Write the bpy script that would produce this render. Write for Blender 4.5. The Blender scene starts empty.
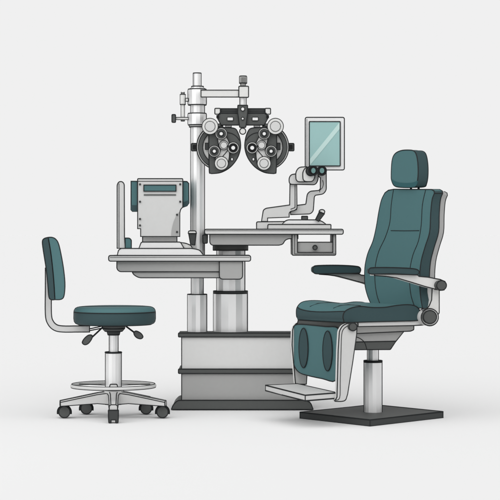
import bpy, math
from mathutils import Vector as V

# ------------------------------------------------------------------ frame of reference
# eye height .7875 m, floor z = 0, the unit's front stands at y = 0
F0, D0, EX, EY, H = 1900.0, 8.55, 250.0, 235.0, 0.7875
CAM = V((0, -D0, H))
scene = bpy.context.scene
COL = scene.collection
LW = 1.12                      # width of the dark edge piping, in photo pixels
view_x = [240.0]               # where the thing stands (sets the way it is turned)

def W(x, y, d):
    D = D0 + d
    return V(((x - EX) / F0 * D, d, H + (EY - y) / F0 * D))

def onto(x, y, plane):
    o, n = plane
    ray = V(((x - EX) / F0, 1.0, (EY - y) / F0))
    t = (o - CAM).dot(n) / ray.dot(n)
    return CAM + ray * t

def back_dir():
    v = V(((view_x[0] - EX) / F0, 1, 0)); return v.normalized()

# ------------------------------------------------------------------ materials
def lin(h):
    out = []
    for i in (0, 2, 4):
        c = int(h[i:i+2], 16) / 255
        out.append(c / 12.92 if c <= .04045 else ((c + .055) / 1.055) ** 2.4)
    return out

MATS = {}
def mat(name, col, rough=.6, spec=.15, metal=0.0, grain=.03, scale=60, bump=0.0):
    m = bpy.data.materials.new(name); m.use_nodes = True
    nt = m.node_tree; b = nt.nodes['Principled BSDF']
    tc = nt.nodes.new('ShaderNodeTexCoord'); nz = nt.nodes.new('ShaderNodeTexNoise')
    nz.inputs['Scale'].default_value = scale; nz.inputs['Detail'].default_value = 4
    nt.links.new(tc.outputs['Object'], nz.inputs['Vector'])
    mx = nt.nodes.new('ShaderNodeMix'); mx.data_type = 'RGBA'
    mx.inputs[6].default_value = [c * (1 - grain) for c in col] + [1]
    mx.inputs[7].default_value = [min(1, c * (1 + grain)) for c in col] + [1]
    nt.links.new(nz.outputs['Fac'], mx.inputs[0])
    nt.links.new(mx.outputs[2], b.inputs['Base Color'])
    b.inputs['Roughness'].default_value = rough
    b.inputs['Specular IOR Level'].default_value = spec
    b.inputs['Metallic'].default_value = metal
    if bump:
        bp = nt.nodes.new('ShaderNodeBump'); bp.inputs['Strength'].default_value = bump
        bp.inputs['Distance'].default_value = .001
        nt.links.new(nz.outputs['Fac'], bp.inputs['Height']); nt.links.new(bp.outputs[0], b.inputs['Normal'])
    MATS[name] = m
    return m

LOBE, REST = 2.15, .35
def hexmat(name, h, k=1.0, **kw):
    return mat(name, [min(.97, c * k) for c in lin(h)], **kw)

hexmat('line', '27292a', rough=.7, spec=.1)
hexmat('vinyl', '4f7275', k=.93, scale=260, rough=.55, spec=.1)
hexmat('vinyl_dark', '384b4e', k=1.0, scale=260, rough=.55, spec=.1)  # shaded copy of the vinyl for cushion sides; also dark pads and shell
hexmat('vinyl_shade', '33595d', k=1.0, scale=260, rough=.55, spec=.1)  # shade tone for the lower headrest band
hexmat('white', 'e6e6e6', k=.93)
hexmat('light', 'd2d2d1', k=.88)
hexmat('pale', 'dededc', k=.9)
hexmat('mid', 'a3a3a2', k=.97)
hexmat('cabinet', 'd2d2d1')
hexmat('grey', 'bcbcba', k=.78)
hexmat('dark', '525453')
hexmat('darker', '3e4040')
hexmat('black', '161617')
hexmat('screen', 'a0c6c4', k=.84, rough=.3, grain=.01)
hexmat('screen_glare', 'c4dfdb', k=.86, rough=.3, grain=.01)  # lighter glass tone for the painted glare
hexmat('lens', '5f8482', rough=.25, spec=.4)
mat('steel', (.84, .84, .84), rough=.32, metal=.6, grain=.01)
mat('floor', (.85, .85, .85), rough=1, spec=0, grain=0.0)

# ------------------------------------------------------------------ mesh building
class MB:
    def __init__(s): s.v = []; s.f = []; s.m = []; s.names = []
    def mi(s, name):
        if name not in s.names: s.names.append(name)
        return s.names.index(name)
    def face(s, pts, m):
        i = len(s.v); s.v += [tuple(p) for p in pts]; s.f.append(list(range(i, i + len(pts)))); s.m.append(s.mi(m))
    def tube(s, pts, r, closed=False, m='line', sides=6):
        P = []
        for p in pts:
            if not P or (p - P[-1]).length > 1e-5: P.append(p)
        if closed and len(P) > 2 and (P[0] - P[-1]).length < 1e-5: P.pop()
        n = len(P)
        if n < 2: return
        ref = None; rings = []
        for i in range(n):
            t = V((0, 0, 0))
            if closed or i < n-1: t += (P[(i+1) % n] - P[i]).normalized()
            if closed or i > 0: t += (P[i] - P[i-1]).normalized()
            if t.length < 1e-7: t = V((0, 0, 1))
            t.normalize()
            if ref is None:
                ref = V((0, 1, 0)) if abs(t.y) < .9 else V((1, 0, 0))
            a = ref - t * ref.dot(t)
            if a.length < 1e-4: a = t.orthogonal()
            a.normalize(); ref = a; b = t.cross(a)
            # widen at mitres
            k = 1.0
            if closed or 0 < i < n-1:
                u = (P[i] - P[i-1]).normalized(); c = max(.5, abs(u.dot(t))); k = min(1.25, 1 / c)
            ring = [len(s.v) + j for j in range(sides)]
            for j in range(sides):
                q = 2 * math.pi * j / sides
                s.v.append(tuple(P[i] + (a * math.cos(q) + b * math.sin(q)) * r * k))
            rings.append(ring)
        k = s.mi(m)
        for i in range(n if closed else n-1):
            A, B = rings[i], rings[(i+1) % n]
            for j in range(sides):
                s.f.append([A[j], A[(j+1) % sides], B[(j+1) % sides], B[j]]); s.m.append(k)
        if not closed:
            s.f.append(rings[0][::-1]); s.m.append(k); s.f.append(rings[-1]); s.m.append(k)
    def bridge(s, secs, ms, mcap0=None, mcap1=None, closed=True):
        """secs: list of rings of equal length; ms(i) gives a material for the strip after point i"""
        n = len(secs[0]); base = []
        for sec in secs:
            base.append(len(s.v)); s.v += [tuple(p) for p in sec]
        for a, b in zip(base, base[1:]):
            for i in range(n if closed else n-1):
                j = (i+1) % n
                s.f.append([a+i, a+j, b+j, b+i]); s.m.append(s.mi(ms(i)))
        if mcap0: s.f.append([base[0]+i for i in range(n)][::-1]); s.m.append(s.mi(mcap0))
        if mcap1: s.f.append([base[-1]+i for i in range(n)]); s.m.append(s.mi(mcap1))
    def build(s, name, parent=None, label=None):
        me = bpy.data.meshes.new(name); me.from_pydata(s.v, [], s.f)
        for nm in s.names: me.materials.append(MATS[nm])
        me.polygons.foreach_set('material_index', s.m)
        import bmesh
        bm = bmesh.new(); bm.from_mesh(me)
        bmesh.ops.remove_doubles(bm, verts=bm.verts, dist=1e-6)
        bmesh.ops.recalc_face_normals(bm, faces=bm.faces)
        bm.to_mesh(me); bm.free()
        me.shade_smooth(); me.set_sharp_from_angle(angle=math.radians(22 if 'steel' in s.names else 38))
        o = bpy.data.objects.new(name, me); COL.objects.link(o)
        if parent:
            o.parent = parent
            root = parent
            off = V((0, 0, 0))
            while root: off += root.location; root = root.parent
            me.transform(__import__('mathutils').Matrix.Translation(-off))
        if label: o['label'] = label
        return o

def thing(name, loc, label, cat):
    o = bpy.data.objects.new(name, None); COL.objects.link(o); o.location = loc
    o.empty_display_size = .1
    o['label'] = label; o['category'] = cat
    return o

def lr(p, w=LW):                     # piping radius at a point
    return .5 * w / F0 * ((p - CAM).y)

# ---- outlines in photo pixels
def rnd(pts, n=5):
    """polygon with (x, y, radius) corners"""
    out = []; N = len(pts)
    for i, p in enumerate(pts):
        r = p[2] if len(p) > 2 else 0
        a = V((p[0], p[1])); 
        if r <= 0: out.append((a.x, a.y)); continue
        u = V(pts[i-1][:2]) - a; w = V(pts[(i+1) % N][:2]) - a
        r = min(r, u.length * .49, w.length * .49)
        u.normalize(); w.normalize(); s, e = a + u * r, a + w * r
        for k in range(n + 1):
            t = k / n; q = s * (1-t)**2 + a * 2*t*(1-t) + e * t*t
            out.append((q.x, q.y))
    return out
def box(x0, y0, x1, y1, r=0): return rnd([(x0, y0, r), (x1, y0, r), (x1, y1, r), (x0, y1, r)])
def circ(x, y, rx, ry=None, n=28):
    ry = ry or rx
    return [(x + rx * math.cos(2*math.pi*i/n), y + ry * math.sin(2*math.pi*i/n)) for i in range(n)]
def cr(pts, closed=True, n=4):
    out = []; N = len(pts)
    for i in range(N if closed else N-1):
        g = lambda k: V(pts[k % N][:2]) if closed else V(pts[max(0, min(N-1, k))][:2])
        a, b, c, d = g(i-1), g(i), g(i+1), g(i+2)
        for k in range(n):
            t = k / n
            q = .5 * ((2*b) + (c-a)*t + (2*a-5*b+4*c-d)*t*t + (3*b-a-3*c+d)*t**3)
            out.append((q.x, q.y))
    if not closed: out.append(tuple(pts[-1][:2]))
    return out
def stroke(path, w):
    P = [V(p) for p in path]; L = []; R = []
    for i, p in enumerate(P):
        t = (P[min(i+1, len(P)-1)] - P[max(i-1, 0)]).normalized(); n = V((-t.y, t.x)) * w/2
        L.append(tuple(p + n)); R.append(tuple(p - n))
    return L + R[::-1]

def panel(name, pts, d, ext, m, parent, sm=None, taper=1.0, bb=False, lines=(), w=LW, lw=.9, mb=None, edge=True, plane=None, dirv=None, label=None):
    """solid with the given outline: its face at depth d (or on a plane), ext metres thick"""
    own = mb is None
    b = mb or MB()
    pj = (lambda x, y: onto(x, y, plane)) if plane else (lambda x, y: W(x, y, d))
    A = [pj(*p[:2]) for p in pts]
    dv = (dirv if dirv is not None else (-plane[1] if plane else back_dir())) * ext
    c = sum(A, V((0, 0, 0))) / len(A)
    B = [c + (p - c) * taper + dv for p in A]
    b.bridge([A, B], lambda i: sm or m, m, sm or m)
    if edge:
        b.tube(A, lr(c, w), True)
        if bb: b.tube(B, lr(c, w), True)
        n = len(A)
        for i in range(n):
            u = (A[i] - A[i-1]); v = (A[(i+1) % n] - A[i])
            if u.length > 1e-6 and v.length > 1e-6 and u.angle(v) > .6 and u.length*F0/D0 > 2 and v.length*F0/D0 > 2 and bb:
                b.tube([A[i], B[i]], lr(c, w))
    for l in lines: b.tube([pj(*p) - dv.normalized()*.0004 for p in l], lr(c, lw))
    if own: return b.build(name, parent, label)

def lathe(name, xc, d, prof, m, parent, rims=None, w=LW, mb=None, seg=None, sil=True, mf=None, rimw=None):
    """turned solid on a vertical axis; prof = [(y, halfwidth)] in pixels, top first"""
    own = mb is None; b = mb or MB(); D = D0 + d; s = D / F0
    seg = seg or (14 if m == 'steel' else 40)
    c = W(xc, 0, d); vd = V((c.x, D, 0)).normalized(); sd = V((vd.y, -vd.x, 0))
    rings = []
    for (y, hw) in prof:
        z = H + (EY - y) * s; r = max(hw, .01) * s
        rings.append([V((c.x + r*math.cos(2*math.pi*k/seg + .11), c.y + r*math.sin(2*math.pi*k/seg + .11), z)) for k in range(seg)])
    for i in range(len(rings)-1):
        mm = mf(i) if mf else m
        b.bridge([rings[i], rings[i+1]], lambda k: mm, None, None)
    b.face(rings[0], mf(0) if mf else m); b.face(rings[-1][::-1], mf(len(prof)-2) if mf else m)
    R = rims if rims is not None else range(len(prof))
    for i in R: b.tube(rings[i], lr(c, rimw or w), True)
    if sil:
        for sg in (-1, 1):
            b.tube([V((c.x, c.y, H + (EY-y)*s)) + sd*sg*hw*s for (y, hw) in prof], lr(c, w))
    if own: return b.build(name, parent)

def disc(name, x, y, r, d, ext, m, parent, ry=None, **kw):
    return panel(name, circ(x, y, r, ry), d, ext, m, parent, **kw)

# ================================================================== ROLLING STOOL
SD = -.38
view_x[0] = 113.5
st = thing('rolling_stool', W(113.5, 0, SD).xy.to_3d(), 'small teal vinyl stool on five casters with a backrest and a round foot ring', 'stool')
SP = [(306.5, 0), (306.5, 30), (306.7, 34), (307.2, 37), (308.4, 39.2), (310, 40.2), (311.8, 40.6), (318.5, 40.7), (321.4, 40.2), (323.2, 38.9), (324.2, 36.6), (324.3, 0)]
b = MB()
lathe('', 114.7, SD, SP, 'vinyl', None, rims=[6, 10], mf=lambda i: 'vinyl' if i < 6 else 'vinyl_dark', seg=64, mb=b)  # seat side takes the dark vinyl: its shade is put into the colour
sc_ = (D0+SD)/F0; cc = W(114.7, 0, SD); arc = []
for k in range(41):
    t = math.pi*k/40; u = 4 - 1.8*math.sin(t)**.5; i = int(u); f = u - i
    i2 = min(i+1, 4); y = SP[i][0]*(1-f) + SP[i2][0]*f; r = SP[i][1]*(1-f) + SP[i2][1]*f
    arc.append(V((cc.x + r*sc_*math.cos(t), cc.y + r*sc_*math.sin(t), H + (EY-y)*sc_)))
b.tube(arc, lr(cc))
b.build('seat', st)
# backrest: thick curved pad seen from the side, padded face and darker shell
full = cr([(42.3, 241.5), (44.5, 238.2), (50, 237), (55.5, 239), (58.8, 244.5), (61.8, 258), (64, 272), (65, 285), (64, 296), (61, 299.6), (54.8, 299.8), (50.3, 299.6), (48.8, 296.5), (47.7, 284), (46, 268), (43.5, 252)])
seam = cr([(48.2, 237.3), (50.7, 252), (52.6, 268), (54, 284), (54.9, 299.7)], False)
pad = seam[::-1] + cr([(48.2, 237.3), (52, 237.3), (55.8, 239.2), (58.8, 244.5), (61.8, 258), (64, 272), (65, 285), (64, 296), (61, 299.4), (54.9, 299.7)], False)[1:-1]
shell = seam + cr([(54.9, 299.7), (51, 299.7), (48.8, 296.5), (47.7, 284), (46, 268), (43.5, 252), (42.3, 242), (44, 238.6), (48.2, 237.3)], False)[1:-1]
view_x[0] = 57
bk = panel('backrest', pad, SD-.18, .36, 'vinyl', st)
panel('back_shell', shell, SD-.18, .36, 'vinyl_dark', bk)
view_x[0] = 113.5
path = [(48.4, 268)] + cr([(48.4, 290), (48.4, 314), (50.5, 322.5), (55.5, 327.5), (63, 329), (75, 329)], False) + [(89.6, 329)]
panel('back_bracket', stroke(path, 6.2), SD-.025, .05, 'light', st)
b = MB()
lathe('', 113.6, SD, [(325.8, 11.5), (328.5, 11), (331.2, 8.6)], 'dark', None, mb=b)
lathe('', 113.6, SD, [(331.3, 6.6), (334.8, 5.6)], 'darker', None, mb=b)
b.build('seat_mount', st)
for rod, kn in ((((103, 327), (92, 337.3)), [(92, 335.3), (91.8, 338.8), (88.5, 343.4), (84.8, 344.8), (82.2, 342.6), (84.2, 338.6), (88.3, 335.2)]),
                (((126, 326.3), (135, 333)), [(133.9, 332.2), (136.5, 331), (141, 333.4), (143, 336.8), (141, 338.8), (137.2, 338), (134.4, 335.2)])):
    b = MB(); b.tube([W(*rod[0], SD-.05), W(*rod[1], SD-.06)], lr(CAM + V((0, 8.1, 0)), 1.9)); lv = b.build('lever', st)
    panel('lever_knob', cr(kn), SD-.075, .03, 'dark', lv)
b = MB()
for a, c in (((89.8, 328.8), (103, 326)), ((89.8, 330.6), (103, 328))): b.tube([W(*a, SD), W(*c, SD)], lr(W(*a, SD), 1.3))
b.build('bracket_rod', st)
lathe('piston', 113.7, SD, [(334.8, 4.4), (352.5, 4.4)], 'steel', st)
b = MB()
lathe('', 113.4, SD, [(352.4, 7.9), (400, 7.9)], 'steel', None, mb=b)
b.tube([W(113.4, 352.4, SD) + V((math.cos(k*math.pi/20), math.sin(k*math.pi/20), 0))*7.9*(D0+SD)/F0 for k in range(40)], .0042, True)
b.build('column_sleeve', st)
# foot ring
def torus_part(name, xc, yc, d, R, r, m, parent):
    b = MB(); s = (D0+d)/F0; c = W(xc, yc, d); n = 72
    P = [c + V((math.cos(2*math.pi*k/n), math.sin(2*math.pi*k/n), 0))*R*s for k in range(n)]
    b.tube(P, r*s, True, m, 14)
    for dz, dr in ((1, .1), (-.85, .5)): b.tube([c + (p-c)*(1 + dr*r/R) + V((0, 0, dz*r*s)) for p in P], lr(c, 1.0), True)
    o = b.build(name, parent)
    return o
torus_part('foot_ring', 113.4, 385.6, SD, 41.3, 1.7, 'light', st)
b = MB()
for q in (.45, math.pi-.45):
    c = W(113.4, 385.4, SD); u = V((math.cos(q), math.sin(q), 0))
    b.tube([c + u*.03, c + u*.172], .0022, False, 'line', 6)
b.build('ring_spoke', st)
panel('ring_clamp', rnd([(109, 389), (110.2, 384.2, 1), (117, 384.2, 1), (118.2, 389)]), SD-.05, .03, 'light', st)
# star base
s = (D0+SD)/F0
hub = W(113.4, 0, SD)
zz = lambda y: H + (EY-y)*s
lathe('base_hub', 113.4, SD, [(390, 9.4), (392, 10.2), (404, 8.6)], 'light', st, rims=[0, 2])
for q in (0, 82, -82, 142, -142):
    a = math.radians(q); u = V((math.sin(a), -math.cos(a), 0)); n = V((u.y, -u.x, 0))
    yaw = math.atan2(hub.x, D0+SD)
    u = V((u.x*math.cos(yaw)+u.y*math.sin(yaw)*-1*-1, u.y*math.cos(yaw)-u.x*math.sin(yaw), 0)).normalized() if q == 0 else u
    n = V((-u.y, u.x, 0))
    base = V((hub.x, hub.y, 0)); L = .228
    b = MB()
    prof = [(.02, zz(391), zz(404), .030), (.07, zz(392.6), zz(403), .021), (L, zz(400), zz(405.3), .017)]
    secs = []
    for (rr, zt, zb, hw) in prof:
        p = base + u*rr
        secs.append([p + n*hw*.62 + V((0, 0, zt)), p - n*hw*.62 + V((0, 0, zt)), p - n*hw + V((0, 0, zt-.006)), p - n*hw + V((0, 0, zb)), p + n*hw + V((0, 0, zb)), p + n*hw + V((0, 0, zt-.006))])
    b.bridge(secs, lambda i: 'light', None, 'light')
    for i in (2, 3, 4, 5, 0, 1): b.tube([S_[i] for S_ in secs], lr(hub, .95))
    b.tube(secs[-1], lr(hub, .95), True)
    leg = b.build('leg', st)
    # caster
    cpos = base + u*(L-.015)
    D = D0 + cpos.y
    b = MB()
    if q == 0:
        pxc = EX + cpos.x/D*F0; yt = EY + (H-zz(405.3))/D*F0; yb = EY + H/D*F0
        cs = MB()
        panel('', rnd([(pxc-5.1, yt+.3, .5), (pxc+5.1, yt+.3, .5), (pxc+5, yb-5), (pxc+4.6, yb-.2, .6), (pxc+2.3, yb-.2, .6), (pxc+2.2, yb-3), (pxc-2.2, yb-3), (pxc-2.3, yb-.2, .6), (pxc-4.6, yb-.2, .6), (pxc-5, yb-5)]), cpos.y-.02, .045, 'darker', None, mb=cs)
        c_ = cs.build('caster', st)
    else:
        wc = cpos + V((0, .03 if abs(q) < 90 else .0, .0265)); D = D0 + wc.y
        px = EX + wc.x/D*F0; py = EY + (H-wc.z)/D*F0; R = .0245/D*F0
        hood = [(px + 1.24*R*math.cos(t), py + 1.2*R*math.sin(t)) for t in [math.radians(v) for v in range(178, 363, 8)]]
        hood = [(px-1.24*R, py+.1*R)] + hood + [(px+1.24*R, py+.1*R), (px+1.24*R, py+.3*R), (px-1.24*R, py+.3*R)]
        c_ = panel('caster', hood, wc.y-.01, .034, 'darker', st)
        w_ = MB(); panel('', circ(px, py, R), wc.y-.018, .05, 'dark', None, mb=w_)
        w_.build('wheel', c_)
        sp = MB(); sp.tube([V((wc.x, wc.y-.0+.005, wc.z+.02)), V((cpos.x, cpos.y, zz(404)))], .006, False, 'darker', 8); sp.build('stem', c_)

# ================================================================== REFRACTION UNIT
view_x[0] = 240
un = thing('examination_unit', V((-.03, .12, 0)), 'grey instrument stand with two tabletops on steel columns over a wide cabinet plinth', 'instrument stand')
panel('plinth_base', rnd([(171.3, 409.5, .5), (173, 405, 2), (177.5, 400.2, 3), (306, 400.2, 3), (310.8, 403, 2), (313.2, 409.5, .5)]), -.02, .27, 'dark', un)
for x in (179.2, 304.5): panel('foot', box(x-2.4, 409.3, x+2.4, 410.4), .0, .03, 'black', un)
panel('lower_cabinet', box(181.6, 373.5, 305, 400.3), .0, .22, 'mid', un)
panel('cabinet_trim', box(178.4, 369, 308, 373.5, 1), -.008, .24, 'dark', un)
panel('upper_cabinet', box(181.6, 336.5, 305, 369), .0, .22, 'cabinet', un)
panel('cabinet_top', box(178.4, 332.9, 308, 337, 1), -.008, .17, 'dark', un)
lathe('main_column', 230.8, .13, [(250, 14.1), (292, 14.1)], 'steel', un, rims=[])
b = MB(); lathe('', 230.5, .13, [(291, 17), (293.2, 17)], 'darker', None, mb=b); b.build('column_collar', un)
lathe('column_sleeve', 230.5, .13, [(293.2, 17), (332.3, 17)], 'steel', un)
lathe('small_column', 197.3, .08, [(270, 6), (294.5, 6)], 'steel', un, rims=[])
lathe('small_column_sleeve', 197.2, .08, [(294.3, 9.6), (295.5, 9.6), (332.2, 9.6)], 'steel', un, rims=[0, 2])
panel('lower_tabletop', box(108.6, 255.4, 250.7, 261.2, 2.2), -.13, .33, 'light', un, lines=[[(110, 257.3), (249.5, 257.3)]], lw=.5)
panel('lower_apron', rnd([(116.8, 261.2), (219.5, 261.2), (219.5, 271.7), (119.5, 271.7, 2), (116.8, 269, 2)]), -.11, .29, 'mid', un)  # both lower aprons: shadow tone put into the grey
panel('lower_drawer_apron', rnd([(132, 271.7), (219.5, 271.7), (219.5, 277.8), (138.5, 277.8, 3), (133.5, 274.5, 2)]), -.105, .27, 'mid', un)
panel('column_bracket', rnd([(219.3, 261.2), (242.6, 261.2), (242.6, 279.2, 4), (219.3, 279.2, 4)]), -.12, .3, 'mid', un)
panel('upper_tabletop', box(204.6, 229.2, 343.3, 234.3, 2), -.06, .36, 'light', un, lines=[[(206, 230.7), (342, 230.7)]], lw=.5)
panel('upper_apron', rnd([(209.6, 234.3), (298, 234.3), (298, 238.6), (288, 238.8, 2), (284.8, 240.5, 2), (283, 244.2, 2), (279, 245.2, 1), (211.8, 245.2, 1.5), (209.8, 243, 1.5)]), -.04, .3, 'mid', un)
lathe('column_flange', 230.5, .1, [(245.3, 17.3), (250.2, 17.3)], 'dark', un)
panel('cable_clamp', rnd([(202.6, 235, 1), (207.6, 234.6, 1), (207.4, 243.2, 1), (203, 243.4, 1)]), -.02, .07, 'dark', un)
# hanging drawer box
dr = panel('drawer_housing', rnd([(292, 234.4), (297.4, 234.4), (297.4, 252.4), (332.8, 252.4), (332.8, 234.4), (335.8, 234.4), (335.8, 255.3, 1.5), (292, 255.3, 1.5)]), -.045, .26, 'mid', un,
           lines=[[(294.6, 235), (294.6, 254)], [(294.6, 253.9), (335, 253.9)]], lw=.6)
df = panel('drawer', box(297.4, 242.1, 332.8, 252.4), -.035, .25, 'mid', un)
disc('drawer_knob', 315, 247.5, 2.2, -.05, .015, 'dark', df)
# phoropter pole, collars, swing arm
po = lathe('instrument_pole', 197.6, .06, [(88, 6.9), (255.3, 6.9)], 'steel', un, rims=[1])
b = MB()
lathe('', 197.2, .06, [(73.2, 3.9), (86.5, 3.9)], 'steel', None, mb=b)
lathe('', 197.5, .06, [(86.5, 5.9), (89.4, 5.9)], 'steel', None, mb=b)
b.build('pole_tip', un)
lathe('pole_collar', 197.2, .06, [(89.3, 8.9), (91, 9.2), (103.5, 9.2), (105, 8.9)], 'steel', un, rims=[0, 3])
lathe('pole_collar', 197.2, .06, [(113.5, 8.9), (115, 9.2), (123.5, 9.2), (125, 8.9)], 'steel', un, rims=[0, 3])
lathe('pole_flange', 197.4, .06, [(125, 8), (127, 8)], 'pale', un)
b = MB()
lathe('', 182.8, .06, [(91.8, 1.2), (93, 1.7), (94, 1.2), (94.5, 2.6), (104.5, 2.6), (105, 1.7), (121, 1.7)], 'pale', None, mb=b, rims=[1, 3, 4, 6], seg=20, w=.95)
panel('', box(185.4, 98.2, 188.2, 101.3), .045, .03, 'pale', None, mb=b, w=.9)
b.build('clamp_handle', un)
cs = panel('clamp_shaft', box(175.3, 117.3, 188.4, 119.7), .05, .02, 'pale', un, w=.9)
panel('clamp_knob', box(171.9, 114.5, 175.6, 122.4, 1), .04, .04, 'dark', cs)
panel('swing_arm', rnd([(201, 90.1), (239, 90.1), (239, 97), (201, 97)]), -.012, .04, 'pale', un)
b = MB()
panel('', rnd([(238.8, 86.2, 1), (248.6, 86.2, 1), (248.6, 97.3, 1), (238.8, 97.3, 1)]), -.018, .05, 'pale', None, mb=b)
lathe('', 243, .01, [(97.2, 3.2), (106, 3.2)], 'steel', None, mb=b, rims=[0])
b.build('arm_end_block', un)
b = MB()
lathe('', 243.1, .01, [(76.2, 3.3), (77, 3.6), (83.2, 3.6), (83.6, 2.4), (86.2, 2.4)], 'grey', None, mb=b, seg=20, rims=[0, 2, 4])
for dx in (-2, -.6, .8, 2.2): b.tube([W(243.1+dx, 77, -.008), W(243.1+dx, 83, -.008)], lr(W(243, 80, 0), .5))
b.build('lock_knob', un)

# ================================================================== PHOROPTER
view_x[0] = 242.6
ph = thing('phoropter', W(242.6, 105, 0), 'dark grey phoropter with two mirrored banks of round lens dials hanging from the swing arm', 'phoropter')
MX = 242.7
def mir(pts, f):
    return [(2*MX - x, y) for x, y in pts][::-1] if f else list(pts)
body = panel('crossbar', rnd([(219.5, 113.2), (266, 113.2), (268.6, 117, 1), (264.3, 125, 1), (221, 125, 1), (216.8, 117, 1)]), -.03, .05, 'dark', ph)
panel('rail', box(220.2, 108.6, 265.2, 113.2), -.025, .04, 'darker', ph, lines=[[(220.5, 111), (265, 111)]], lw=.5)
for f in (0, 1):
    panel('rail_knob', mir(box(214.8, 108.3, 220.3, 114.2, 1), f), -.03, .03, 'pale', ph)
    panel('scale_window', mir(box(227.2, 117.2, 233.2, 120.6, .6), f), -.034, .003, 'white', ph, w=.7)
    panel('slide_block', mir(box(225.5, 125, 231.5, 127), f), -.026, .03, 'white', ph, w=.7)
    panel('rail_screw', mir(box(216.6, 115.2, 218.8, 118), f), -.036, .01, 'black', ph, w=.6)
cb = panel('hanger', rnd([(237.8, 105.2, .6), (247.6, 105.2, .6), (247.7, 112), (245.8, 127.5, 1), (239.6, 127.5, 1), (237.6, 112)]), -.045, .03, 'dark', ph)
disc('bolt', 242.7, 109, 1.9, -.049, .004, 'white', cb, w=.8)
disc('bolt', 242.7, 118.6, 1.3, -.049, .004, 'white', cb, w=.8)
disc('pivot', 242.7, 131.2, 3.1, -.05, .03, 'pale', cb)
for f in (0, 1):
    mx = (lambda x: 2*MX - x) if f else (lambda x: x)
    hs = panel('lens_bank', mir(cr([(208.8, 134), (208.8, 150), (209.2, 171), (210.3, 173.2), (213, 173.6), (221.5, 172.3), (230.5, 167), (237.5, 158), (240.6, 147.8), (239.8, 138), (237.2, 131), (234.6, 128.4), (229, 127.6), (219, 127.2), (210, 127.6)]), f), -.05, .035, 'dark', ph,
               lines=[[(mx(x), y) for x, y in cr([(227, 132.5), (232, 133.6), (236.5, 136.5), (239.5, 140.5)], False)]])
    aa = [math.radians(82 + 196*k/40) for k in range(41)]
    rim = panel('outer_dial', mir([(219.6+23*math.cos(t), 147+23*math.sin(t)) for t in aa], f), -.022, .03, 'pale', ph)
    # dark band: ring sheet on the dial
    b = MB(); sgx = -1 if f else 1
    A = [W(mx(219.6+21.3*math.cos(t)), 147+21.3*math.sin(t), -.026) for t in aa]
    B = [W(mx(219.6+16.9*math.cos(t)), 147+16.9*math.sin(t), -.026) for t in aa]
    A0 = [p + V((0, .005, 0)) for p in A]; B0 = [p + V((0, .005, 0)) for p in B]
    b.bridge([A0, A, B, B0], lambda i: 'dark', closed=False); b.tube(A, lr(A[0], .8)); b.tube(B, lr(A[0], .9))
    b.build('dial_band', rim)
    panel('dial_block', mir(box(205.2, 143, 209.6, 149.6), f), -.04, .02, 'darker', ph, w=.8)
    kb = panel('side_knob', mir(box(191.4, 143.4, 196.8, 150.9, 1), f), -.02, .03, 'dark', ph)
    panel('knob_grip', mir(box(193, 145, 196.6, 149.2, .5), f), -.026, .006, 'black', kb, w=.6)
    panel('dial_carrier', mir(rnd([(217, 137, 3), (226, 135.5, 2), (229.6, 143, 2), (229.8, 150, 1), (229.2, 158, 1), (228, 165, 2), (216, 165, 2), (215, 158, 1), (220.5, 151, 1), (219, 147, 1)]), f), -.058, .01, 'light', ph,
          lines=[[(mx(x), y) for x, y in [(229, 149), (221.5, 157.8)]]])
    # dials: (x, y, radius, list of (radius, material))
    for (x, y, rings) in ((210, 126.3, [(8.1, 'pale'), (5.1, 'light')]),
                          (221.2, 133.7, [(5.9, 'pale'), (4.6, 'dark'), (2.9, 'darker'), (1.9, 'white')]),
                          (223.8, 145.2, [(4.7, 'light'), (3.3, 'light')]),
                          (214.3, 151.2, [(5.8, 'pale'), (4.5, 'dark'), (2.9, 'darker'), (1.8, 'white')]),
                          (233.2, 147.8, [(5.8, 'pale'), (4.4, 'black'), (2.2, 'white')]),
                          (221.4, 163.3, [(6.8, 'pale'), (4.3, 'light')])):
        par = None; dd = -.068
        for k, (r, m) in enumerate(rings):
            nm = 'lens_dial' if k == 0 else ('dial_ring' if k < len(rings)-1 else 'dial_centre')
            if par is None: par = disc(nm, mx(x), y, r, dd - (.006 if r > 8 else 0), .022, m, ph, w=.8)
            else: disc(nm, mx(x), y, r, dd - .003*k - (.006 if rings[0][0] > 8 else 0), .004, m, par, w=.55)
    disc('peg', mx(232), 159.2, 1.2, -.054, .006, 'white', ph, ry=1.6, w=.7)

# ================================================================== AUTOREFRACTOR
view_x[0] = 160
ar = thing('autorefractor', W(160, 255, .0), 'light grey boxy autorefractor with teal ends on the lower tabletop', 'eye test instrument')
panel('base_housing', rnd([(117.2, 255.3), (118.5, 250, 2), (121, 248.4, 1), (193, 248.4, 3), (199.5, 250, 3), (201.6, 252.5, 1), (203.5, 255.3)]), -.09, .11, 'white', ar)
panel('mount_ramp', rnd([(138.8, 248.4), (141.3, 242, 1.5), (180.5, 242, 1.5), (184, 248.4)]), -.08, .13, 'white', ar)
panel('ramp_end', rnd([(180.5, 242.2), (186.5, 243.4, 2), (191, 245.4, 1), (192.5, 248.4), (184.2, 248.4)]), -.07, .1, 'pale', ar)
panel('neck', box(142.5, 236.4, 177, 242), -.06, .12, 'light', ar)
bd = panel('body', rnd([(137.6, 178.6, 1), (182.8, 178.6, 1), (182.8, 207), (180.6, 209.5, 1), (179.8, 213), (179.8, 236.5), (140.6, 236.5), (140.6, 228.7), (137.6, 228.7)]), -.09, .2, 'light', ar,
           lines=[[(138, 181.3), (182.4, 181.3)]], lw=.7)
panel('body_shade', cr([(171.2, 236.1), (171.8, 229), (174.3, 220), (178, 213.2), (179.4, 212.5)], False) + [(179.4, 236.1)], -.093, .004, 'mid', bd, edge=False)  # painted shade on the curve of the body, as a thin inlay
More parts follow.
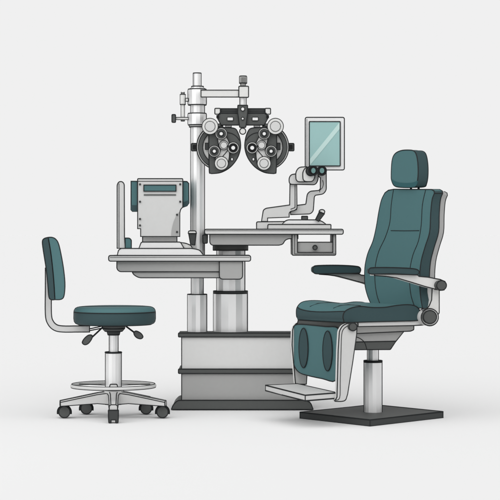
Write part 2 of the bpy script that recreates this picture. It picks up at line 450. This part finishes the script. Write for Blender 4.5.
panel('display_window', box(143.8, 185, 176, 191.2), -.095, .006, 'vinyl', bd)
b = MB(); panel('', box(143.8, 194.3, 176, 195.5), -.093, .004, 'dark', None, mb=b, edge=False); b.build('vent_slot', bd)
for x, y in ((140, 184.3), (180.2, 184.3), (140, 201.7), (180.2, 201.7), (140, 219), (140, 225.4), (177, 214.7), (177, 232)):
    disc('screw', x, y, .9, -.096, .006, 'darker', bd, w=.35)
for pts, low in (([(131, 181.2), (137.4, 181.2), (137.4, 211.4), (132.5, 211.4), (131, 209.8)], [(131, 205.2), (137.4, 205.2), (137.4, 211.4), (132.5, 211.4), (131, 209.8)]),
                 ([(183, 181.2), (187, 181.5), (188.8, 183.5), (189, 203), (187, 205.8), (183, 207.4)], [(183, 202.6), (189, 200), (189, 203), (187, 205.8), (183, 207.4)])):
    e = panel('end_cap', pts, -.07, .15, 'vinyl', ar)
    panel('cap_foot', low, -.0735, .004, 'vinyl_dark', e, edge=False)
hr = panel('forehead_rest', rnd([(117.1, 248.3), (117.1, 184.5, 2), (119, 181.5, 2), (122.3, 181.5, 2), (124.3, 184, 2), (124.5, 236.5), (125.3, 248.3)]), -.075, .1, 'light', ar,
      lines=[[(119, 183.5), (119, 247.5)]], lw=.7)
panel('chin_pad', rnd([(125, 238, .5), (129.5, 238, 2), (131.4, 240, 1), (131.4, 248.3), (125.2, 248.3)]), -.08, .1, 'vinyl', ar)
js = panel('joystick', rnd([(188.5, 233.2), (196.3, 233.2), (194.9, 245.2, .5), (190.6, 244.4, .5)]), -.085, .03, 'darker', ar)
panel('joystick_cap', rnd([(188.2, 233.4), (188.6, 230.8, 1.4), (195.8, 230.8, 1.4), (196.5, 233.4)]), -.087, .034, 'pale', js)

# ================================================================== SLIT LAMP
view_x[0] = 295
sl = thing('slit_lamp', W(295, 229, .0), 'light grey slit lamp microscope with black eyepieces on the upper tabletop', 'microscope')
panel('base_block', rnd([(256.5, 229.1), (256.5, 221.8, 1.5), (285, 221.4), (285, 229.1)]), .0, .12, 'light', sl)
panel('base_plate', rnd([(267.6, 229.1), (267.9, 224.4, 1), (331, 224.4, 1), (331, 229.1)]), -.03, .15, 'light', sl)
panel('slide_table', rnd([(281.8, 224.4), (285, 221, 2), (288, 219.8, 2), (318, 219.8, 2), (322, 221.3, 2), (326.5, 224.4)]), -.025, .12, 'white', sl)
panel('focus_knob', box(301.6, 216.2, 307.6, 219.8, .5), -.01, .04, 'dark', sl)
jk = panel('joystick', rnd([(315.3, 219.7), (319.4, 211.5), (324.6, 213.8), (318.8, 221.3)]), -.035, .03, 'darker', sl)
disc('joystick_cap', 321.9, 211.7, 2.9, -.033, .03, 'pale', jk, ry=2.2)
panel('illumination_arm', rnd([(261.4, 221.4), (263.3, 210, 3), (266, 208.2, 2), (289.6, 204.9), (289.9, 184.3), (296.8, 184.3), (297, 208.6, 1), (294.3, 210.6, 1), (290.6, 211.3, 1), (289.2, 213, 1), (289.2, 217.2), (267.6, 218), (267.6, 221.4)]), .0, .05, 'light', sl,
      lines=[[(295, 185), (295, 207.5), (290.5, 209.3)]], lw=.8)
panel('microscope_arm', rnd([(297, 205.3), (305.8, 204.2, 1), (307.2, 194, 2), (310, 191.2, 2), (319, 190.4, 2), (320.3, 188.8, 1), (320.3, 178), (318, 175.5), (318, 170.5), (326.3, 170.5), (326.3, 190, 2), (323.5, 194, 3), (315.3, 195.3, 1), (314.3, 197, 1), (313.3, 211, 2), (310.5, 213.9, 2), (290.6, 214.7), (290.4, 211.5), (296.5, 209.5)]), .02, .04, 'light', sl,
      lines=[cr([(319.5, 192.2), (320.2, 189.8), (322.2, 188), (323.4, 184), (322.6, 180)], False)], lw=.7)
hd = panel('head_arm', rnd([(289.2, 184.3, 4), (289, 178, 3), (291, 174.6, 3), (296, 173.8, 1), (318.3, 172), (318.2, 180, 4), (315.5, 184.8, 4)]), -.015, .05, 'light', sl)
mh = panel('microscope_head', rnd([(296, 181.8, 4), (295.6, 172, 3), (298.8, 167.2, 3), (307, 166.6), (307, 181.8)]), -.03, .06, 'pale', sl)
panel('eyepiece_body', rnd([(303, 181.6, 4), (302.6, 172, 3), (305.5, 167.2, 3), (315.5, 167.2), (315, 177, 3), (312.8, 181.6, 4)]), -.045, .05, 'pale', sl)
for x, rx in ((313.2, 2.4), (321.8, 2.5)):
    b = MB(); 
    if x < 315: panel('', circ(310.8, 171, 4.8), -.05, .05, 'darker', None, mb=b)
    panel('', circ(x, 170.7, 4.7), -.068, .07, 'black', None, mb=b)
    ey = b.build('eyepiece', sl)
    disc('eyepiece_lens', x+.2, 170.6, rx, -.071, .005, 'lens', ey, ry=2.9, w=.5)

# ================================================================== SCREEN
view_x[0] = 325
sc = thing('display_screen', W(325, 170, .06), 'upright pale teal screen in a white frame behind the slit lamp', 'screen')
panel('frame', box(305.2, 117.3, 344.4, 170, 2), .05, .03, 'white', sc, lines=[[(306.9, 119), (306.9, 168.5)]], lw=.5)
g = panel('glass', box(309.3, 121.6, 340.2, 165.9, .5), .045, .008, 'screen', sc)
panel('glare_band', [(310, 158.9), (339.6, 122.3), (339.6, 129), (310, 165.3)], .0435, .003, 'screen_glare', g, edge=False)  # painted highlight across the glass

# ================================================================== PATIENT CHAIR
view_x[0] = 365
SV = V((.574, -.819, 0)); FV = V((-.819, -.574, 0)); BV = -FV; Z = V((0, 0, 1))
C1 = V((.4245, 7.833 - D0, 0)); WD = .39
def flank(t=0): return (C1 - SV*t, SV)
def front(t=0): return (C1 + FV*t, FV)
ch = thing('examination_chair', V((.5225, 8.165 - D0, 0)), 'large teal reclining patient chair with armrests and footrest on a square dark base plate', 'chair')
def solid(name, secs, m, parent, cross=(), ends=(1, 1), ms=None, w=LW, extra=()):
    b = MB(); b.bridge(secs, ms or (lambda i: m), m, m)
    c = secs[0][0]
    if ends[0]: b.tube(secs[0], lr(c, w), True)
    if ends[1]: b.tube(secs[-1], lr(c, w), True)
    for i in cross: b.tube([s_[i] for s_ in secs], lr(c, w))
    for l in extra: b.tube(l, lr(c, .8))
    return b.build(name, parent)
# base plate
P4 = [V((.2146, 8.154-D0, 0)), V((.4935, 7.813-D0, 0)), V((.8305, 8.176-D0, 0)), V((.5516, 8.517-D0, 0))]
solid('base_plate', [[p + Z*.027 for p in P4], [p.copy() for p in P4]], 'dark', ch, cross=(0, 1, 2, 3), ms=lambda i: 'darker')
lathe('piston', 372.9, -.385, [(345, 5.5), (361.5, 5.5)], 'steel', ch, rims=[])
b = MB(); lathe('', 373, -.385, [(361, 9), (413.5, 9)], 'steel', None, mb=b, rims=[0, 1])
lathe('', 373, -.385, [(360.6, 9.1), (362, 9.1)], 'darker', None, mb=b); b.build('column_sleeve', ch)
# under-seat pan
panel('seat_rail', rnd([(358, 322.3), (419, 320.5), (424, 321), (424, 325, 1), (413, 325.6), (358, 326.6)]), 0, WD-.0, 'light', ch, plane=flank(.005))
panel('mount_tray', rnd([(356, 326.6), (413.8, 325.3), (413.8, 329.8, 1), (410.5, 331.2, 1), (356, 333.6)]), 0, WD-.08, 'grey', ch, plane=flank(.04))
panel('seat_pan', [(352, 333.6), (404, 331.4), (396, 341.2), (354, 342)], 0, WD-.12, 'mid', ch, plane=flank(.06))
panel('pan_bottom', rnd([(354, 342), (396, 341.2), (390.3, 349.6, 1), (354, 349.8)]), 0, WD-.12, 'dark', ch, plane=flank(.06), lines=[cr([(356, 337), (360, 338.5), (364.5, 342.5), (366.8, 349.5)], False)])
# seat cushion: near and far profiles, lofted
N_ = [(346, 322.5), (343.6, 320), (343, 316), (345, 311.3), (351, 308), (360, 306.3), (372, 307.4), (385, 307.2), (398, 305.2), (410, 304.7), (417, 307), (420.3, 312), (420, 317), (417.5, 320.4), (400, 321.2), (365, 322)]
M_ = [(300, 320.2), (297, 317.6), (296.3, 312), (297.3, 307), (301.5, 302.5), (309, 300.8), (320, 300.8), (332, 302.4), (343, 303.4), (354, 302), (364, 302.6), (368, 306), (368, 313), (366, 318), (350, 319), (322, 319.8)]
N_ = cr(N_); M_ = cr(M_)
n3 = [onto(*p, flank(0)) for p in N_]; m3 = [onto(*p, flank(WD)) for p in M_]
def sec(t):
    out = []
    for i, (a, c) in enumerate(zip(m3, n3)):
        p = a.lerp(c, t)
        g = math.exp(-((i-12)/3.5)**2)
        p = p - Z*.0135*g*math.sin(math.pi*t**.6)
        k = math.exp(-((i-22)/9.0)**2)
        p = p + Z*.0005*k*math.sin(math.pi*t)
        out.append(p)
    return out
TS = [0, .05, .12, .2, .3, .4, .5, .6, .7, .8, .9, 1]
SE = [sec(t) for t in TS]
def sp(t, i):
    a = sec(t); k = int(i); return a[k].lerp(a[k+1], i-k) + Z*.0012
front_idx = 12
b = MB(); nN = len(n3)
b.bridge(SE, lambda i: 'vinyl' if front_idx <= i < 44 else 'vinyl_dark', 'vinyl_dark', 'vinyl_dark')  # front and flank darker: shading painted in by material
b.tube(SE[-1], lr(C1), True)
b.tube([s_[front_idx] for s_ in SE], lr(C1), False)
b.tube([s_[0] for s_ in SE], lr(C1), False)
b.tube(SE[0][4:44], lr(C1), False)
b.tube([sp(.22, 14.5), sp(.30, 17), sp(.38, 20), sp(.44, 23)], lr(C1, .85))
b.tube([sp(.70, 14.5), sp(.74, 17), sp(.78, 20), sp(.82, 23.5)], lr(C1, .85))
b.build('seat', ch)
# backrest
al = math.radians(8.2)
Bo = C1 + BV*.36 + Z*.4725
BN = (FV*math.cos(al) + Z*math.sin(al)).normalized()
LB = [(385, 192.8), (381.5, 200), (378.8, 212), (376.3, 227), (373, 241), (368, 253), (365.2, 265), (364.6, 277), (365.3, 287), (368, 297), (371.5, 305)]
RB = [(422.5, 308), (420.6, 297), (419.5, 280), (421, 262), (425, 247), (429.6, 232), (430.6, 214), (432, 200), (434.4, 193.2)]
fo = cr(LB, False) + [(397, 309)] + cr(RB, False) + [(434, 190.8), (431.5, 189.4), (394, 189.2), (388.5, 190.2)]
f3 = [onto(*p, (Bo, BN)) for p in fo]
def thk(p): 
    h = (p.z - .47)/.5
    return .058 - .012*max(0, min(1, h))
g3 = [p + BV*thk(p) for p in f3]
iR0 = len(cr(LB, False)) + 1; iR1 = iR0 + len(cr(RB, False)) - 1
b = MB()
b.bridge([f3, g3], lambda i: 'vinyl_dark' if iR0-1 <= i <= iR1 else 'vinyl', 'vinyl', 'vinyl_dark')  # near side in dark vinyl, painted as the shaded side
b.tube(f3, lr(C1), True); b.tube(g3[iR0-1:iR1+4], lr(C1))
b.tube([f3[iR1], g3[iR1]], lr(C1))
pb = lambda pts: [onto(x, y, (Bo, BN)) + BN*.0004 for x, y in cr(pts, False)]
b.tube(pb([(393.6, 189.5), (391.3, 205), (390, 222), (385.5, 237), (379, 251), (375.6, 265), (375, 280), (377, 295), (381, 306)]), lr(C1, .95))
b.tube(pb([(425.8, 189.5), (422.5, 205), (421.3, 225), (418.5, 241), (413, 255), (410, 270), (409.8, 284), (411.5, 297), (415, 307)]), lr(C1, .95))
b.tube(pb([(391, 230.6), (405, 230.8), (419.3, 230.6)]), lr(C1, .85))
bk = b.build('backrest', ch)
# shell behind the cushion
gm = sum(g3, V((0, 0, 0)))/len(g3)
def shellrow(k, t):
    return [gm + (p-gm)*k + BV*t for p in g3]
s3 = shellrow(.985, .001); q3 = shellrow(.965, .034)
b = MB(); b.bridge([s3, q3], lambda i: 'mid', 'mid', 'mid'); b.tube(q3, lr(C1), True); b.build('back_shell', bk)
# recliner hub
hb = MB()
panel('', circ(429.8, 317.2, 8.6), 0, .035, 'light', None, mb=hb, plane=flank(-.026)); 
hb = hb.build('recliner_hub', ch)
panel('hub_cap', circ(430, 317, 6.6), 0, .012, 'dark', hb, plane=flank(-.036))
panel('back_support', rnd([(431.6, 300), (432.3, 285), (439.2, 285), (439.2, 314, 2), (433, 316, 2), (424, 318), (422.5, 311), (428.5, 307.5, 3)]), 0, .03, 'pale', ch, plane=flank(-.018))
# headrest
Ho = Bo + BN*.012
ho = cr([(391.2, 175), (392, 161), (394.8, 154), (401, 150.6), (409, 150), (414, 151), (416.6, 155.5), (418, 165), (418, 176), (416.6, 184), (413.8, 187.3), (401, 187.4), (394.5, 185.8), (391.8, 181)])
h3 = [onto(*p, (Ho, BN)) for p in ho]
b = MB()
hm = sum(h3, V((0, 0, 0)))/len(h3)
h4 = [hm + (p-hm)*1.01 + BV*.03 for p in h3]; h5 = [hm + (p-hm)*.97 + BV*.058 for p in h3]
nh = len(h3)
b.bridge([h3, h4, h5], lambda i: 'vinyl_dark' if 20 <= i < nh-10 else ('vinyl_dark' if i >= 12 and i < 20 else 'vinyl'), 'vinyl', 'vinyl_dark')  # shaded sides painted with the dark vinyl
b.tube(h3, lr(C1), True)
# outer contour of the rear of the headrest
b.tube(h5, lr(C1), True)
hd = b.build('headrest', ch)
panel('headrest_shade', cr([(391.6, 179.3), (396, 181.8), (404, 183), (412, 182.6), (417.2, 180.8)], False) + cr([(416.6, 184), (413.8, 187), (401, 187), (394.5, 185.4), (391.9, 181)], False), 0, .004, 'vinyl_shade', hd, plane=(Ho + BN*.003, BN), edge=False)  # painted shade along the bottom of the headrest, thin inlay
for x in (411, 418.6):
    b = MB(); o_ = Bo + BV*.03
    b.tube([onto(x, 184.5, (o_, BN)), onto(x, 192, (o_, BN))], .005, False, 'line', 8); b.build('headrest_post', hd)
# armrests
for tag_, pl, pad, br, ex in (
    ('far', flank(WD+.05), [(312.6, 269.8), (313.4, 266.8), (318, 265.5), (338, 265.2), (356, 266.2), (360.4, 268.3), (360.2, 272), (357, 273.2), (337, 273.4), (318, 273.8), (313.6, 272.6)],
     [(319.5, 273.4), (345, 273.3), (359, 273.8), (361, 275), (380, 277), (380, 289), (365.5, 283.6), (350, 279.4), (338, 276.3), (328, 274.9), (319.5, 274.4)], .035),
    ('near', flank(-.05), [(368.6, 271.6), (369.4, 268.8), (373.6, 267.6), (394, 267.6), (413, 268.6), (418.6, 270.6), (418.6, 273.6), (415, 274.8), (393, 273.8), (373.6, 274.2), (369.4, 273.5)],
     [(374.5, 274.2), (395, 274.2), (417.5, 275), (419, 276.4), (428, 277.2), (440, 279.4), (445, 281.5), (446.2, 286), (444, 290), (440, 290.4), (425, 286.4), (410, 281.8), (397, 278), (386, 276.4), (374.5, 275.6)], .035)):
    arm = panel('armrest', br, 0, .03, 'pale' if tag_ == 'near' else 'grey', ch, plane=(pl[0] - SV*.015, SV))
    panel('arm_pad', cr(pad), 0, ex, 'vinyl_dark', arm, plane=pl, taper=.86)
    if tag_ == 'near':
        disc_ = panel('arm_pivot', circ(441.6, 285.4, 4.9), 0, .05, 'dark', arm, plane=(pl[0] + SV*.002, SV))
    else:
        b = MB(); b.tube([onto(372, 281, (pl[0]-SV*.03, SV)), onto(372, 281, (pl[0]-SV*.03, SV)) + SV*.06 + BV*.05], .012, False, 'grey', 10); b.build('arm_mount', arm)
# leg rest
sf = panel('far_side_plate', rnd([(306, 323), (297, 322.5, 3), (292.6, 328, 3), (292, 345), (295.5, 384.2), (306.3, 384.2), (308, 360)]), 0, .012, 'pale', ch, plane=flank(WD+.004))
panel('leg_hinge', [(298.3, 320.0), (344.5, 322.8), (341, 328.5), (297, 325.5)], 0, .06, 'dark', ch, plane=front(.006))
lg = panel('leg_rest', cr([(292.3, 330), (294, 326), (298.5, 324.3), (310, 325), (325, 326.6), (338.2, 328.6), (338, 345), (336.8, 362), (335.3, 380.6), (322, 378.6), (308, 375.6), (299.5, 372.6), (294.8, 366.5), (291.8, 355), (290.8, 342)]), 0, .05, 'vinyl', ch, plane=front(.012))
for x, y, rx, ry in ((303.4, 347.9, 4.5, 19.8), (327.4, 350.9, 4.7, 20)):
    panel('calf_pad', circ(x, y, rx, ry), 0, .01, 'vinyl_dark', lg, plane=front(.016), w=.95)
sn = panel('side_plate', rnd([(334.5, 401.4, 1), (337, 397), (338.2, 350), (339.4, 331, 2), (342.5, 325.5, 3), (348, 323, 2), (354, 323, 2), (357, 327, 1), (356.5, 335), (352.7, 362), (347.6, 394), (345.6, 400.6, 3), (341, 401.6, 2)]), 0, .014, 'light', ch, plane=flank(-.012),
      lines=[cr([(334, 400), (339.5, 398), (340.2, 380), (341, 350), (341.6, 335), (343.5, 329), (348, 325.5)], False)], lw=.8)
panel('pivot_knob', circ(353, 326.8, 4), 0, .02, 'dark', ch, plane=flank(-.022))
T = [onto(265.6, 385.3, flank(WD)), onto(305.2, 395.3, flank(0)), onto(337, 392.8, flank(0)), onto(297.4, 383.9, flank(WD))]
U = [p - Z*.0225 for p in T]
solid('footplate', [T, U], 'light', ch, cross=(0, 1, 2), ms=lambda i: 'light')

# ================================================================== SETTING
b = MB(); R = 4000
b.face([V((R*math.cos(k*math.pi/24), R*math.sin(k*math.pi/24), 0)) for k in range(48)], 'floor')
USE_FLOOR = True
if USE_FLOOR:
    fl = b.build('floor'); fl['kind'] = 'structure'

# ================================================================== LIGHT
wd = bpy.data.worlds.new('World'); scene.world = wd; wd.use_nodes = True
nt = wd.node_tree; bg = nt.nodes['Background']
tc = nt.nodes.new('ShaderNodeTexCoord'); sx = nt.nodes.new('ShaderNodeSeparateXYZ')
nt.links.new(tc.outputs['Generated'], sx.inputs[0])
neg = nt.nodes.new('ShaderNodeMath'); neg.operation = 'MULTIPLY'; neg.inputs[1].default_value = -1
nt.links.new(sx.outputs['Y'], neg.inputs[0])
at = nt.nodes.new('ShaderNodeMath'); at.operation = 'ARCTAN2'
nt.links.new(sx.outputs['X'], at.inputs[0]); nt.links.new(neg.outputs[0], at.inputs[1])
mr = nt.nodes.new('ShaderNodeMapRange'); mr.inputs[1].default_value = -math.pi; mr.inputs[2].default_value = math.pi
nt.links.new(at.outputs[0], mr.inputs[0])
ramp = nt.nodes.new('ShaderNodeValToRGB'); nt.links.new(mr.outputs[0], ramp.inputs[0])
BGV = .871
stops = [(0, .871), (.19, .871), (.21, .40), (.28, .40), (.30, .80), (.36, .85), (.37, 1.3), (.43, 1.3), (.445, .8), (.60, .70), (.62, .40), (.70, .40), (.715, .70), (.75, .70), (.77, .30), (.80, .30), (.82, .871), (1, .871)]  # light and dark bands added to the world to streak the steel
e = ramp.color_ramp.elements
e[0].position = 0; e[0].color = (stops[0][1],)*3 + (1,)
e[1].position = 1; e[1].color = (stops[-1][1],)*3 + (1,)
for p, v in stops[1:-1]:
    x = e.new(p); x.color = (v, v, v, 1)
# soft front lobe added to the world, high behind the viewer; dimmer elsewhere
dt = nt.nodes.new('ShaderNodeVectorMath'); dt.operation = 'DOT_PRODUCT'
dt.inputs[1].default_value = V((-.12, -.80, .59)).normalized()
nt.links.new(tc.outputs['Generated'], dt.inputs[0])
def mth(op, a, b_=None):
    n = nt.nodes.new('ShaderNodeMath'); n.operation = op
    for k, q in enumerate((a, b_)):
        if q is None: continue
        if isinstance(q, (int, float)): n.inputs[k].default_value = q
        else: nt.links.new(q, n.inputs[k])
    return n.outputs[0]
lobe = mth('POWER', mth('MAXIMUM', dt.outputs['Value'], 0.0), 2.0)
up = mth('ADD', mth('MULTIPLY', lobe, LOBE), REST)
el = nt.nodes.new('ShaderNodeMapRange'); el.inputs[1].default_value = .2; el.inputs[2].default_value = .36
nt.links.new(sx.outputs['Z'], el.inputs[0])
mx = nt.nodes.new('ShaderNodeMix'); mx.data_type = 'RGBA'
nt.links.new(el.outputs[0], mx.inputs[0]); nt.links.new(ramp.outputs[0], mx.inputs[6]); nt.links.new(up, mx.inputs[7])
nt.links.new(mx.outputs[2], bg.inputs['Color']); bg.inputs['Strength'].default_value = 1.0

def strip(x, y, w, h, power):
    l = bpy.data.lights.new('added_strip_lamp', 'AREA'); l.shape = 'RECTANGLE'; l.size = w; l.size_y = h; l.energy = power
    o = bpy.data.objects.new('added_strip_lamp', l); COL.objects.link(o); o.location = (x, y, h/2 + .02)
    o.rotation_euler = (V((0, 0, .0)) - V((x, y, 0))).to_track_quat('-Z', 'Z').to_euler()
strip(-3.0, -2.2, .4, 2.2, 4.5)  # added lamp out of view, for a bright stripe on the steel

# ================================================================== CAMERA
cd = bpy.data.cameras.new('camera'); co = bpy.data.objects.new('camera', cd); COL.objects.link(co)
co.location = CAM; co.rotation_euler = (math.radians(90), 0, 0)
cd.sensor_width = 36; cd.lens = F0/500*36; cd.shift_y = -15/500; cd.clip_end = 9000
scene.camera = co
scene.view_settings.view_transform = 'Standard'; scene.view_settings.look = 'None'
scene.view_settings.exposure = 0; scene.view_settings.gamma = 1
scene.cycles.max_bounces = 6
